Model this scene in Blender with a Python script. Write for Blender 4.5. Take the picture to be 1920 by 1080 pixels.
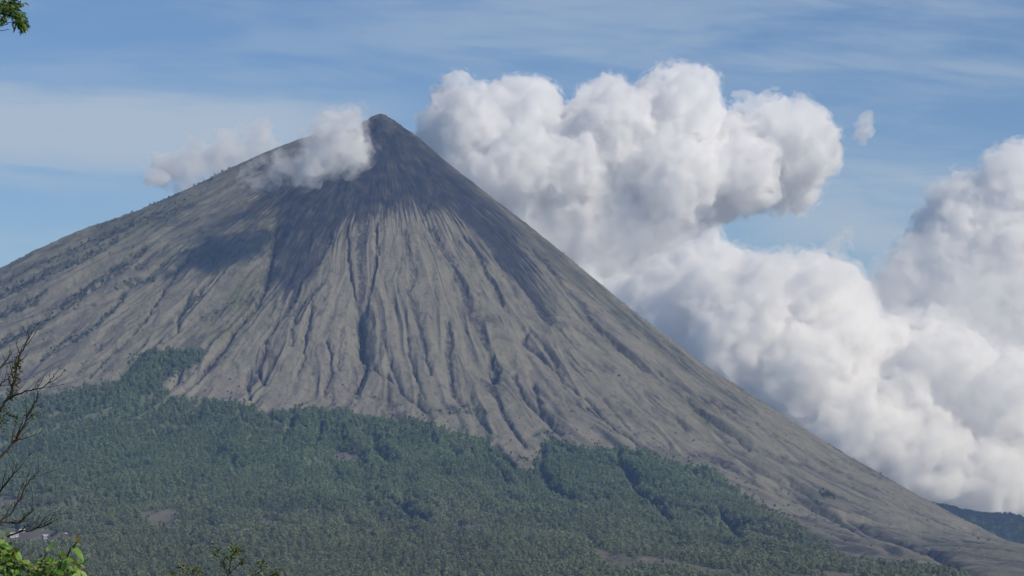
import bpy, bmesh, math, random
import numpy as np
from mathutils import Vector
for o in list(bpy.data.objects): bpy.data.objects.remove(o)
S = bpy.context.scene
COL = S.collection
R = math.radians
rng = np.random.default_rng(7)
random.seed(7)

# ------------------------------------------------------------------ camera
F = 5180.0                      # focal length in photo pixels (1920 wide)
PITCH = math.atan(400.0/F)
cd = bpy.data.cameras.new('camera'); cam = bpy.data.objects.new('camera', cd); COL.objects.link(cam)
cam.location = (0, 0, 0); cam.rotation_euler = (math.pi/2 + PITCH, 0, 0)
cd.sensor_width = 36.0; cd.lens = 36.0*F/1920.0
cd.clip_start = 0.5; cd.clip_end = 60000
S.camera = cam
CP, SP = math.cos(PITCH), math.sin(PITCH)

# ------------------------------------------------------------------ light
SUN = Vector((0.68, -0.48, 0.56)).normalized()          # towards the sun
SUN_EL = math.asin(SUN.z); SUN_AZ = math.atan2(SUN.x, SUN.y)
ld = bpy.data.lights.new('sun', 'SUN'); lo = bpy.data.objects.new('sun', ld); COL.objects.link(lo)
ld.energy = 3.6; ld.angle = R(0.53); ld.color = (1.0, 0.95, 0.88)
lo.rotation_euler = SUN.to_track_quat('Z', 'Y').to_euler()

w = bpy.data.worlds.new('World'); S.world = w; w.use_nodes = True
NT = w.node_tree; NT.nodes.clear()
def nd(nt, t, **k):
    n = nt.nodes.new(t)
    for a, b in k.items(): setattr(n, a, b)
    return n
def mth(nt, op, a, b=None, c=None, clamp=False):
    n = nd(nt, 'ShaderNodeMath', operation=op); n.use_clamp = clamp
    for i, v in enumerate((a, b, c)):
        if v is None: continue
        if isinstance(v, (int, float)): n.inputs[i].default_value = v
        else: nt.links.new(v, n.inputs[i])
    return n.outputs[0]
def sstep(nt, v, lo_, hi_):
    n = nd(nt, 'ShaderNodeMapRange', interpolation_type='SMOOTHSTEP')
    nt.links.new(v, n.inputs[0]); n.inputs[1].default_value = lo_; n.inputs[2].default_value = hi_
    return n.outputs[0]
def noise(nt, vec, scale, detail=4, rough=.55, dist=0.0):
    n = nd(nt, 'ShaderNodeTexNoise'); n.inputs['Scale'].default_value = scale
    n.inputs['Detail'].default_value = detail; n.inputs['Roughness'].default_value = rough
    n.inputs['Distortion'].default_value = dist
    if vec is not None: nt.links.new(vec, n.inputs['Vector'])
    return n.outputs[0]
sky = nd(NT, 'ShaderNodeTexSky', sky_type='NISHITA'); sky.sun_disc = False
sky.sun_elevation = SUN_EL; sky.sun_rotation = SUN_AZ
sky.altitude = 1200; sky.air_density = 1.0; sky.dust_density = 0.0; sky.ozone_density = 2.5
SKY_S = 0.07
tc = nd(NT, 'ShaderNodeTexCoord'); sx = nd(NT, 'ShaderNodeSeparateXYZ'); NT.links.new(tc.outputs['Generated'], sx.inputs[0])
ysafe = mth(NT, 'MAXIMUM', mth(NT, 'ABSOLUTE', sx.outputs[1]), 0.05)
AZ = mth(NT, 'DIVIDE', sx.outputs[0], ysafe); EL = mth(NT, 'DIVIDE', sx.outputs[2], ysafe)
cv = nd(NT, 'ShaderNodeCombineXYZ')
NT.links.new(mth(NT, 'MULTIPLY', AZ, 1.0), cv.inputs[0])
NT.links.new(mth(NT, 'MULTIPLY', mth(NT, 'ADD', EL, mth(NT, 'MULTIPLY', AZ, 0.06)), 6.0), cv.inputs[1])
n1 = noise(NT, cv.outputs[0], 7.0, 6, .6, .6); n2 = noise(NT, cv.outputs[0], 22.0, 5, .6, .3)
nn = mth(NT, 'ADD', mth(NT, 'MULTIPLY', n1, .7), mth(NT, 'MULTIPLY', n2, .3))
ELw = mth(NT, 'ADD', mth(NT, 'ADD', EL, mth(NT, 'MULTIPLY', AZ, 0.055)), mth(NT, 'MULTIPLY', mth(NT, 'SUBTRACT', nn, .5), .045))
def band(lo0, lo1, hi0, hi1, az0, az1, az2, az3, n_lo, n_hi, amt, e=None):
    e = ELw if e is None else e
    m = mth(NT, 'MULTIPLY', sstep(NT, e, lo0, lo1), sstep(NT, e, hi1, hi0))
    m = mth(NT, 'MULTIPLY', m, mth(NT, 'MULTIPLY', sstep(NT, AZ, az0, az1), sstep(NT, AZ, az3, az2)))
    return mth(NT, 'MULTIPLY', mth(NT, 'MULTIPLY', m, sstep(NT, nn, n_lo, n_hi)), amt)
b1 = band(.096, .122, .134, .152, -.9, -.5, -.10, .0,   .26, .48, .92)      # broad milky streak left of the summit
b2 = band(.152, .170, .30, .50, -.14, .0, .5, .9, .36, .62, .52)          # thin veil along the top
b3 = band(.085, .104, .124, .138, .03, .12, .6, .9, .28, .56, .78)         # streak between the cumulus towers
b4 = band(.0, .03, .16, .22, -.9, -.5, .5, .9, .42, .62, .28)
ci = mth(NT, 'MAXIMUM', mth(NT, 'MAXIMUM', b1, b2), mth(NT, 'MAXIMUM', b3, b4), clamp=True)
tint = nd(NT, 'ShaderNodeMix', data_type='RGBA', blend_type='MULTIPLY'); tint.inputs[0].default_value = 1.0
NT.links.new(sky.outputs[0], tint.inputs[6]); tint.inputs[7].default_value = (.84, 1.01, 1.28, 1)
mx = nd(NT, 'ShaderNodeMix', data_type='RGBA'); NT.links.new(ci, mx.inputs[0]); NT.links.new(tint.outputs[2], mx.inputs[6])
mx.inputs[7].default_value = (.40/SKY_S, .50/SKY_S, .64/SKY_S, 1)
bg = nd(NT, 'ShaderNodeBackground'); bg.inputs[1].default_value = SKY_S; NT.links.new(mx.outputs[2], bg.inputs[0])
wo = nd(NT, 'ShaderNodeOutputWorld'); NT.links.new(bg.outputs[0], wo.inputs['Surface'])

S.view_settings.view_transform = 'Standard'; S.view_settings.look = 'None'
S.view_settings.exposure = 0.0; S.view_settings.gamma = 1.0; S.view_settings.use_curve_mapping = False
S.render.engine = 'CYCLES'
c = S.cycles
c.use_denoising = True; c.max_bounces = 24; c.volume_bounces = 24; c.diffuse_bounces = 3; c.glossy_bounces = 1
c.transparent_max_bounces = 64; c.transmission_bounces = 4; c.caustics_reflective = False; c.caustics_refractive = False

HAZE_DENSITY = 3.8e-5
HAZE_COLOR = (0.34, 0.54, 1.0)

# ------------------------------------------------------------------ helpers
def proj(x, y, z):
    d = y*CP + z*SP
    d = np.where(np.abs(d) < 1e-6, 1e-6, d)
    return 960 + F*x/d, 540 - F*(z*CP - y*SP)/d
def at(u, v, y):
    """point on the sight line through photo pixel (u, v), y metres ahead"""
    a = (u-960)/F; b = (540-v)/F
    k = y/(CP - b*SP)
    return Vector((a*k, y, (SP + b*CP)*k))
def h2(ix, iy, s):
    n = (ix.astype(np.int64)*374761393 + iy.astype(np.int64)*668265263 + s*974711) & 0xffffffff
    n = ((n ^ (n >> 13))*1274126177) & 0xffffffff
    n = ((n ^ (n >> 16))*2246822519) & 0xffffffff
    return ((n ^ (n >> 15)) & 0xffffff)/float(0x1000000)
def perlin2(x, y, s=0):
    ix = np.floor(x); iy = np.floor(y); fx = x-ix; fy = y-iy
    ix = ix.astype(np.int64); iy = iy.astype(np.int64)
    ux = fx*fx*fx*(fx*(fx*6-15)+10); uy = fy*fy*fy*(fy*(fy*6-15)+10)
    def g(a, b, dx, dy):
        t = h2(a, b, s)*2*np.pi
        return np.cos(t)*dx + np.sin(t)*dy
    n00 = g(ix, iy, fx, fy); n10 = g(ix+1, iy, fx-1, fy); n01 = g(ix, iy+1, fx, fy-1); n11 = g(ix+1, iy+1, fx-1, fy-1)
    return (n00*(1-ux)+n10*ux)*(1-uy) + (n01*(1-ux)+n11*ux)*uy
def fbm2(x, y, o=4, s=0, gain=.5):
    t = 0; a = 1; f = 1
    for i in range(o):
        t = t + a*perlin2(x*f, y*f, s+i*17); a *= gain; f *= 2.03
    return t
def h3(ix, iy, iz, s):
    n = (ix*374761393 + iy*668265263 + iz*1440662683 + s*974711) & 0xffffffff
    n = ((n ^ (n >> 13))*1274126177) & 0xffffffff
    n = ((n ^ (n >> 16))*2246822519) & 0xffffffff
    return ((n ^ (n >> 15)) & 0xffffff)/float(0x1000000)*2-1
def vnoise3(p, s=0):
    i = np.floor(p).astype(np.int64); f = p-i; u = f*f*f*(f*(f*6-15)+10)
    t = 0
    for dx in (0, 1):
        for dy in (0, 1):
            for dz in (0, 1):
                w_ = (u[:, 0] if dx else 1-u[:, 0])*(u[:, 1] if dy else 1-u[:, 1])*(u[:, 2] if dz else 1-u[:, 2])
                t = t + w_*h3(i[:, 0]+dx, i[:, 1]+dy, i[:, 2]+dz, s)
    return t
def smooth(a, b, x):
    t = np.clip((x-a)/(b-a), 0, 1); return t*t*(3-2*t)
def segdist(u, v, pts):
    """distance (px) to a traced line minus nothing, and its local half width"""
    best = np.full(u.shape, 1e9); wid = np.ones(u.shape)
    for (x0, y0, w0), (x1, y1, w1) in zip(pts[:-1], pts[1:]):
        dx, dy = x1-x0, y1-y0; L = dx*dx+dy*dy+1e-9
        t = np.clip(((u-x0)*dx+(v-y0)*dy)/L, 0, 1)
        d = np.hypot(u-(x0+t*dx), v-(y0+t*dy)); ww = w0+(w1-w0)*t
        m = d/ww < best/wid
        best = np.where(m, d, best); wid = np.where(m, ww, wid)
    return best, wid
def inpoly(u, v, poly):
    c_ = np.zeros(u.shape, bool); n = len(poly); j = n-1
    for i in range(n):
        xi, yi = poly[i]; xj, yj = poly[j]
        if yi != yj:
            c_ ^= ((yi > v) != (yj > v)) & (u < (xj-xi)*(v-yi)/(yj-yi)+xi)
        j = i
    return c_
def polydist(u, v, poly):
    p = [(a, b, 1.0) for a, b in poly]; return segdist(u, v, p+[p[0]])[0]
def soft(u, v, poly, e):
    """1 inside, fading over e px across the outline"""
    d = polydist(u, v, poly); return smooth(-e, e, np.where(inpoly(u, v, poly), d, -d))
def mesh_obj(name, verts, faces, mat=None, parent=None, smooth_=False, colors=None):
    me = bpy.data.meshes.new(name); verts = np.asarray(verts, np.float32)
    if isinstance(faces, np.ndarray):
        k = faces.shape[1]; n = faces.shape[0]
        me.vertices.add(len(verts)); me.vertices.foreach_set('co', verts.ravel())
        me.loops.add(n*k); me.loops.foreach_set('vertex_index', faces.astype(np.int32).ravel())
        me.polygons.add(n); me.polygons.foreach_set('loop_start', np.arange(0, n*k, k, dtype=np.int32))
        me.polygons.foreach_set('loop_total', np.full(n, k, np.int32))
        me.update(calc_edges=True)
    else:
        me.from_pydata([tuple(map(float, q)) for q in verts], [], faces); me.update()
    if colors is not None:
        a = me.attributes.new('col', 'FLOAT_COLOR', 'POINT')
        cc = np.ones((len(verts), 4), np.float32); cc[:, :3] = colors; a.data.foreach_set('color', cc.ravel())
    if smooth_: me.polygons.foreach_set('use_smooth', np.ones(len(me.polygons), bool))
    if mat: me.materials.append(mat)
    o = bpy.data.objects.new(name, me); COL.objects.link(o)
    if parent: o.parent = parent
    return o
def tag(o, label=None, cat=None, group=None, kind=None):
    for k, v in (('label', label), ('category', cat), ('group', group), ('kind', kind)):
        if v: o[k] = v
    return o
def empty(name, loc, label, cat, group=None):
    o = bpy.data.objects.new(name, None); COL.objects.link(o); o.location = loc
    o.empty_display_size = .1
    return tag(o, label, cat, group)
def mat_plain(name, col, rough=.85, noise_scale=None, var=.25, spec=.2, bump=0.0, trans=0.0, attr=False):
    m = bpy.data.materials.new(name); m.use_nodes = True; nt = m.node_tree
    b = nt.nodes['Principled BSDF']; b.inputs['Roughness'].default_value = rough
    b.inputs['Specular IOR Level'].default_value = spec
    base = None
    if attr:
        a = nd(nt, 'ShaderNodeAttribute', attribute_name='col'); base = a.outputs['Color']
    if noise_scale:
        t = nd(nt, 'ShaderNodeTexCoord'); n = noise(nt, t.outputs['Object'], noise_scale, 5, .6)
        r = nd(nt, 'ShaderNodeMapRange'); nt.links.new(n, r.inputs[0]); r.inputs[1].default_value = .25; r.inputs[2].default_value = .75
        r.inputs[3].default_value = 1-var; r.inputs[4].default_value = 1+var
        mm = nd(nt, 'ShaderNodeVectorMath', operation='SCALE'); nt.links.new(r.outputs[0], mm.inputs['Scale'])
        if base: nt.links.new(base, mm.inputs[0])
        else: mm.inputs[0].default_value = col
        base = mm.outputs[0]
        if bump:
            bp = nd(nt, 'ShaderNodeBump'); bp.inputs['Strength'].default_value = .6; bp.inputs['Distance'].default_value = bump
            nt.links.new(n, bp.inputs['Height']); nt.links.new(bp.outputs[0], b.inputs['Normal'])
    if base: nt.links.new(base, b.inputs['Base Color'])
    else: b.inputs['Base Color'].default_value = (*col, 1)
    if trans:
        tr = nd(nt, 'ShaderNodeBsdfTranslucent')
        if base: nt.links.new(base, tr.inputs[0])
        else: tr.inputs[0].default_value = (*col, 1)
        ms = nd(nt, 'ShaderNodeMixShader'); ms.inputs[0].default_value = trans
        nt.links.new(b.outputs[0], ms.inputs[1]); nt.links.new(tr.outputs[0], ms.inputs[2])
        nt.links.new(ms.outputs[0], nt.nodes['Material Output'].inputs['Surface'])
    return m

# ------------------------------------------------------------------ terrain: the cone as a survey in (azimuth, radius) about the summit
PEAK = at(715, 213, 7000.0); CX, CY, CZ = PEAK.x, 7000.0, PEAK.z
RT = np.arange(0, 9001, 5.0)
def table(pts, sm=9):
    a = np.interp(RT, [p[0] for p in pts], [p[1] for p in pts])
    k = np.hanning(2*sm+1); k /= k.sum()
    pad = np.concatenate([2*a[0]-a[sm:0:-1], a, np.full(sm, a[-1])])
    s = np.convolve(pad, k, 'valid')
    wgt = smooth(45, 120, RT)
    return a*(1-wgt) + s*wgt
def sil(pts, tail):
    q = [(0, CZ)]
    for u, v in pts:
        p = at(u, v, 7000.0); q.append((abs(p.x-CX), p.z))
    return q + tail
PR = sil([(727, 217), (740, 226), (762, 242), (790, 262), (830, 298), (900, 352), (1000, 430), (1100, 515), (1200, 597), (1300, 677), (1400, 745), (1500, 806), (1600, 868),
          (1700, 932), (1780, 972), (1850, 1010), (1920, 1046)], [(1900, -185), (2400, -230), (3200, -240), (9000, -240)])
PL = sil([(702, 215), (690, 223), (676, 231), (668, 243), (640, 246), (600, 250), (560, 262), (500, 287), (420, 324), (300, 382), (150, 440), (75, 474), (0, 518)],
         [(1300, 440), (1800, 300), (2600, 130), (4000, -40), (9000, -60)])
P225 = [(0, CZ), (60, 935), (150, 885), (381, 735), (648, 555), (800, 457), (1000, 335), (1200, 240), (1600, 112), (2200, 15), (2800, -45), (3400, -82), (4000, -105), (9000, -120)]
P250 = [(0, CZ), (60, 932), (150, 870), (381, 708), (648, 490), (800, 372), (1000, 240), (1200, 160), (1600, 75), (2200, 0), (2800, -50), (3400, -84), (4000, -107), (9000, -120)]
P270 = [(0, CZ), (30, 962), (150, 864), (381, 692), (648, 458), (800, 332), (980, 205), (1200, 125), (1600, 48), (2200, -18), (2800, -57), (3400, -86), (4000, -108), (9000, -122)]
P292 = [(0, CZ), (30, 962), (150, 861), (381, 688), (648, 458), (800, 335), (980, 200), (1200, 95), (1600, 5), (2000, -48), (2400, -82), (3000, -111), (3600, -125), (9000, -130)]
P315 = [(0, CZ), (30, 962), (150, 860), (381, 688), (648, 460), (916, 262), (1183, 102), (1400, 8), (1600, -62), (2000, -118), (2600, -140), (3400, -142), (9000, -142)]
P340 = [(0, CZ), (30, 962), (150, 859), (381, 686), (648, 460), (916, 262), (1183, 92), (1400, -16), (1600, -112), (2000, -188), (2600, -200), (3400, -215), (9000, -215)]
AZK = np.array([0, 90, 135, 180, 225, 250, 270, 292.5, 315, 340, 360.0])
TB = np.array([table(p) for p in (PR, PR, [(a, .5*(b+np.interp(a, [q[0] for q in PR], [q[1] for q in PR]))) for a, b in PL], PL, P225, P250, P270, P292, P315, P340, PR)])
# smooth (monotone-ish) blending over azimuth: resample with cubic hermite
def azimuth_fine():
    fine = np.arange(0, 360.01, 1.0); out = np.zeros((len(fine), len(RT)))
    A = np.concatenate([AZK[:-1]-360, AZK[:-1], AZK[:-1]+360]); T = np.concatenate([TB[:-1]]*3)
    sl = np.zeros_like(T); d = np.diff(T, axis=0)/np.diff(A)[:, None]
    sl[1:-1] = np.where(d[1:]*d[:-1] > 0, 2*d[1:]*d[:-1]/(d[1:]+d[:-1]+1e-12*np.sign(d[1:]+d[:-1]+1e-30)), 0)
    for k, f in enumerate(fine):
        i = np.searchsorted(A, f, 'right')-1; h = A[i+1]-A[i]; t = (f-A[i])/h
        out[k] = (2*t**3-3*t*t+1)*T[i] + (t**3-2*t*t+t)*h*sl[i] + (-2*t**3+3*t*t)*T[i+1] + (t**3-t*t)*h*sl[i+1]
    return out
AZT = azimuth_fine()
def base_height(phi, r):
    a = np.degrees(phi) % 360; ia = np.clip(np.floor(a).astype(int), 0, 359); fa = a-ia
    q = np.clip(r/5.0, 0, len(RT)-1.001); ir = q.astype(int); fr = q-ir
    return (AZT[ia, ir]*(1-fr)+AZT[ia, ir+1]*fr)*(1-fa) + (AZT[ia+1, ir]*(1-fr)+AZT[ia+1, ir+1]*fr)*fa

# traced gullies: (u, v, half width in px); depth in metres; strength of the dark tint along them
GULLY = [
 ([(686,385,12),(680,420,12),(676,470,11),(678,540,8),(674,572,6)], 4, .75), ([(674,580,6),(676,600,8),(678,640,8),(682,665,6)], 24, 1.0), ([(682,665,5),(689,682,3),(677,710,3),(662,738,3)], 9, .9),
 ([(706,415,3),(708,470,4),(700,510,4),(692,545,4),(687,585,4)], 7, .8),
 ([(650,425,3),(655,500,3),(667,560,3)], 5, .7),
 ([(921,655,6),(925,682,14),(926,703,8)], 20, .85),
 ([(905,706,5),(922,722,9),(934,745,5),(945,775,4),(962,800,4),(985,832,4)], 9, .9),
 ([(870,390,12),(930,450,17),(955,490,12),(985,535,8),(1010,572,10),(1032,602,7)], 5, .95),
 ([(805,420,7),(830,460,9),(850,490,8),(870,540,11),(885,580,12),(903,620,9),(915,650,5)], 7, .75),
 ([(870,440,3),(895,470,4),(912,510,4),(935,545,6),(942,568,5)], 7, .75),
 ([(757,430,4),(766,470,6),(776,510,7),(765,545,5),(775,580,4),(790,630,4),(800,670,3),(808,700,2)], 6, .6),
 ([(840,600,4),(841,640,8),(841,672,6),(846,700,5),(850,735,6),(866,752,6)], 8, .75),
 ([(960,440,3),(1020,485,5),(1050,525,6),(1090,567,6),(1110,600,5),(1140,630,5),(1170,660,3),(1210,692,3)], 7, .75),
 ([(990,620,2),(981,638,6),(1000,655,4),(1040,690,4),(1055,710,3),(1100,747,3),(1140,790,3)], 7, .75),
 ([(1015,640,3),(1040,675,6),(1046,703,4)], 6, .7),
 ([(965,700,5),(975,728,4),(985,748,3),(1010,772,3),(1036,797,5),(1052,812,3)], 8, .85),
 ([(1001,718,4),(1008,745,4),(1014,768,3)], 8, .85),
 ([(1288,742,4),(1305,762,9),(1326,783,5),(1380,820,2),(1402,842,2)], 7, .7),
 ([(1215,740,2),(1255,768,3),(1287,802,4)], 6, .7),
 ([(1480,905,3),(1535,940,5)], 6, .8), ([(1350,868,2),(1410,895,3)], 4, .7),
 ([(1520,950,3),(1590,985,4),(1632,1006,4)], 7, .9),
 ([(1590,970,4),(1635,995,8),(1690,1015,5),(1740,1030,6),(1790,1058,7),(1832,1080,7)], 9, .9),
 ([(1655,1022,4),(1670,1030,6),(1682,1035,3)], 6, .9),
 ([(1420,835,2),(1480,862,3),(1550,885,2)], 4, .7), ([(1700,950,2),(1780,985,3),(1850,1010,2)], 4, .6),
 ([(1100,762,3),(1142,790,3),(1172,812,3),(1212,842,5)], 6, .85), ([(1130,745,2),(1170,790,3),(1195,818,3)], 4, .7),
 ([(1240,700,2),(1330,755,2),(1400,800,2)], 4, .5), ([(1100,600,2),(1180,670,2),(1260,730,2),(1330,775,2)], 4, .5),
 ([(1360,760,2),(1430,800,3),(1480,830,2)], 4, .5), ([(1180,600,2),(1260,665,2),(1360,735,2)], 3, .5),
 ([(165,705,2),(190,680,2),(220,650,3),(245,628,3),(270,598,4),(298,557,3),(322,520,3),(360,470,3)], 6, .75),
 ([(333,618,2),(337,590,4),(352,568,6),(375,548,6)], 7, .75),
 ([(520,420,5),(508,480,6),(498,535,5),(480,570,5),(440,615,4),(428,640,4),(402,672,4),(382,700,3),(358,720,2)], 9, .85),
 ([(620,440,6),(600,480,6),(568,510,6),(550,560,4),(522,598,4),(498,632,4),(494,665,5),(484,692,5),(496,716,3)], 8, .85),
 ([(600,530,3),(565,568,3),(548,612,4),(545,642,3)], 6, .75),
 ([(612,635,2),(622,665,3),(620,697,5),(608,735,3)], 7, .7),
 ([(585,560,2),(577,610,3),(572,660,3),(558,700,3)], 6, .35), ([(640,610,2),(636,650,3),(633,690,3)], 5, .3),
 ([(720,640,2),(735,690,3),(752,735,3)], 5, .35), ([(700,690,2),(728,705,3),(760,738,4),(800,772,3)], 6, .7),
 ([(765,630,3),(768,668,3),(776,695,2),(797,745,2)], 5, .7), ([(180,655,4),(200,640,4),(207,634,3)], 4, .8),
 ([(145,700,2),(162,672,2)], 3, .8), ([(880,740,3),(900,790,4),(930,815,3)], 5, .3),
 ([(470,690,5),(463,722,4),(470,745,4)], 6, .6), ([(795,400,5),(812,350,6),(790,300,5)], 4, .5),
]
VEG = [  # gullies filled with shrubs
 ([(-20,652,8),(50,615,9),(90,592,9),(130,562,8),(165,540,10),(200,515,10),(240,488,9),(272,464,6)], 8, 1.0),
 ([(-20,600,9),(40,572,10),(62,562,9),(85,548,5)], 7, 1.0),
 ([(-20,560,8),(60,525,9),(110,500,9),(160,480,6),(215,450,5)], 6, .8),
 ([(78,672,4),(100,655,6),(122,640,9),(150,626,8),(185,604,5),(215,572,5),(238,545,4)], 7, 1.0),
 ([(-20,535,7),(100,485,8),(200,440,8),(290,405,9),(360,385,6)], 3, .7),
 ([(218,538,6),(250,528,9),(285,522,8)], 4, .9), ([(255,500,6),(300,495,5)], 4, .6),
 ([(340,590,4),(350,570,8),(375,548,8)], 4, .7), ([(380,600,8),(430,575,10),(470,560,8)], 2, .5),
 ([(1540,922,5),(1565,933,6)], 0, 1.0), ([(820,770,8),(860,765,10),(912,772,6)], 2, .6),
 ([(695,740,6),(712,750,6),(735,758,5)], 3, .6), ([(1000,815,6),(1015,806,5),(1035,812,5)], 3, .7),
]
FGUL = [ # ravines in the forest
 ([(605,785,4),(600,810,5),(588,845,4)], 18), ([(548,785,6),(540,805,7),(532,830,4)], 14), ([(625,880,4),(637,888,8),(648,895,4)], 14), ([(500,772,6),(512,795,4)], 10),
 ([(705,922,3),(725,935,4),(745,948,5),(775,962,8),(800,974,7)], 16), ([(1018,845,5),(1015,880,8),(1030,912,6),(1065,935,6)], 14),
 ([(1160,860,5),(1180,895,7),(1195,920,7),(1215,935,6),(1238,958,6),(1260,985,3)], 20), ([(1350,955,4),(1365,975,8),(1378,995,9),(1392,1015,4)], 20),
 ([(925,830,4),(950,860,4),(965,880,4)], 12), ([(230,700,5),(222,715,6)], 8), ([(0,918,5),(60,925,6),(110,935,4)], 10), ([(470,955,4),(540,965,5),(580,962,4)], 8),
 ([(1095,960,4),(1110,945,4)], 6), ([(880,840,3),(892,862,4)], 10), ([(1105,1012,5),(1115,1020,5)], 10), ([(1125,1036,1.5),(1160,1048,2),(1195,1060,1.5)], 5), ([(1215,1050,1.5),(1255,1058,2),(1300,1070,1.5)], 5), ([(1140,1046,1.2),(1170,1058,1.2)], 3),
]
FOREST = [(-60,752),(0,748),(60,742),(110,738),(170,726),(212,718),(228,700),(240,676),(262,664),(300,656),(350,656),(392,660),(372,684),(335,700),(306,716),(318,742),(335,752),
 (400,754),(462,757),(487,776),(553,770),(593,768),(653,775),(693,788),(760,786),(813,800),(883,820),(933,834),(955,868),(967,886),(1000,886),(1013,836),(1033,822),(1067,838),
 (1117,842),(1217,848),(1250,868),(1287,872),(1333,886),(1350,898),(1383,921),(1433,955),(1500,988),(1567,1034),(1593,1050),(1640,1058),(1750,1062),(1800,1073),(1860,1090),(1900,1130),(-60,1130)]
CLEAR = [[(1108,1024),(1140,1033),(1190,1052),(1204,1043),(1260,1051),(1330,1063),(1395,1078),(1330,1086),(1270,1070),(1220,1066),(1180,1068),(1120,1052)],[(618,858),(636,848),(684,856),(690,868),(655,872),(630,872)], [(838,838),(848,840),(872,860),(856,866),(843,852)], [(1078,938),(1092,940),(1118,962),(1100,962)],
 [(846,988),(876,984),(926,986),(900,995),(860,994)],
 [(1488,1070),(1530,1068),(1600,1078),(1640,1090),(1560,1090)], [(-30,930),(30,934),(58,940),(40,946),(10,952),(-30,954)],
 [(258,962),(300,955),(336,958),(344,972),(322,988),(290,992),(270,978)], [(972,852),(990,858),(1002,872),(985,872)], [(2,997),(60,993),(128,1002),(132,1012),(100,1022),(40,1024),(-30,1020),(-30,1000)],
 [(480,972),(520,976),(538,984),(500,986)], [(925,860),(945,862),(950,872),(930,870)], [(640,985),(700,990),(720,998),(660,998)], [(470,1045),(520,1050),(515,1060),(470,1056)]]
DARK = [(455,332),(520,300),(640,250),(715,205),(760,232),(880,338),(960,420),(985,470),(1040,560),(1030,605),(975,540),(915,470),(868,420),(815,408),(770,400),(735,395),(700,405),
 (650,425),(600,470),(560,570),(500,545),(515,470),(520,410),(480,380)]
GRASS = [[(480,425),(520,398),(522,440),(505,465),(478,470)], [(425,548),(495,495),(492,560),(455,590),(425,575)], [(380,590),(420,610),(470,590),(440,640),(390,640)], [(704,335),(716,345),(722,380),(706,390)],
 [(1270,740),(1300,745),(1345,795),(1320,800)]]
PALE = [[(600,540),(660,520),(660,700),(700,760),(560,760),(520,740)], [(700,420),(750,420),(760,600),(800,740),(700,720),(690,600)], [(940,570),(1000,620),(1100,760),(1190,830),(1060,820),(980,700)],
 [(330,740),(380,690),(470,700),(470,750)], [(820,620),(850,740),(820,740),(800,690)]]

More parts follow.
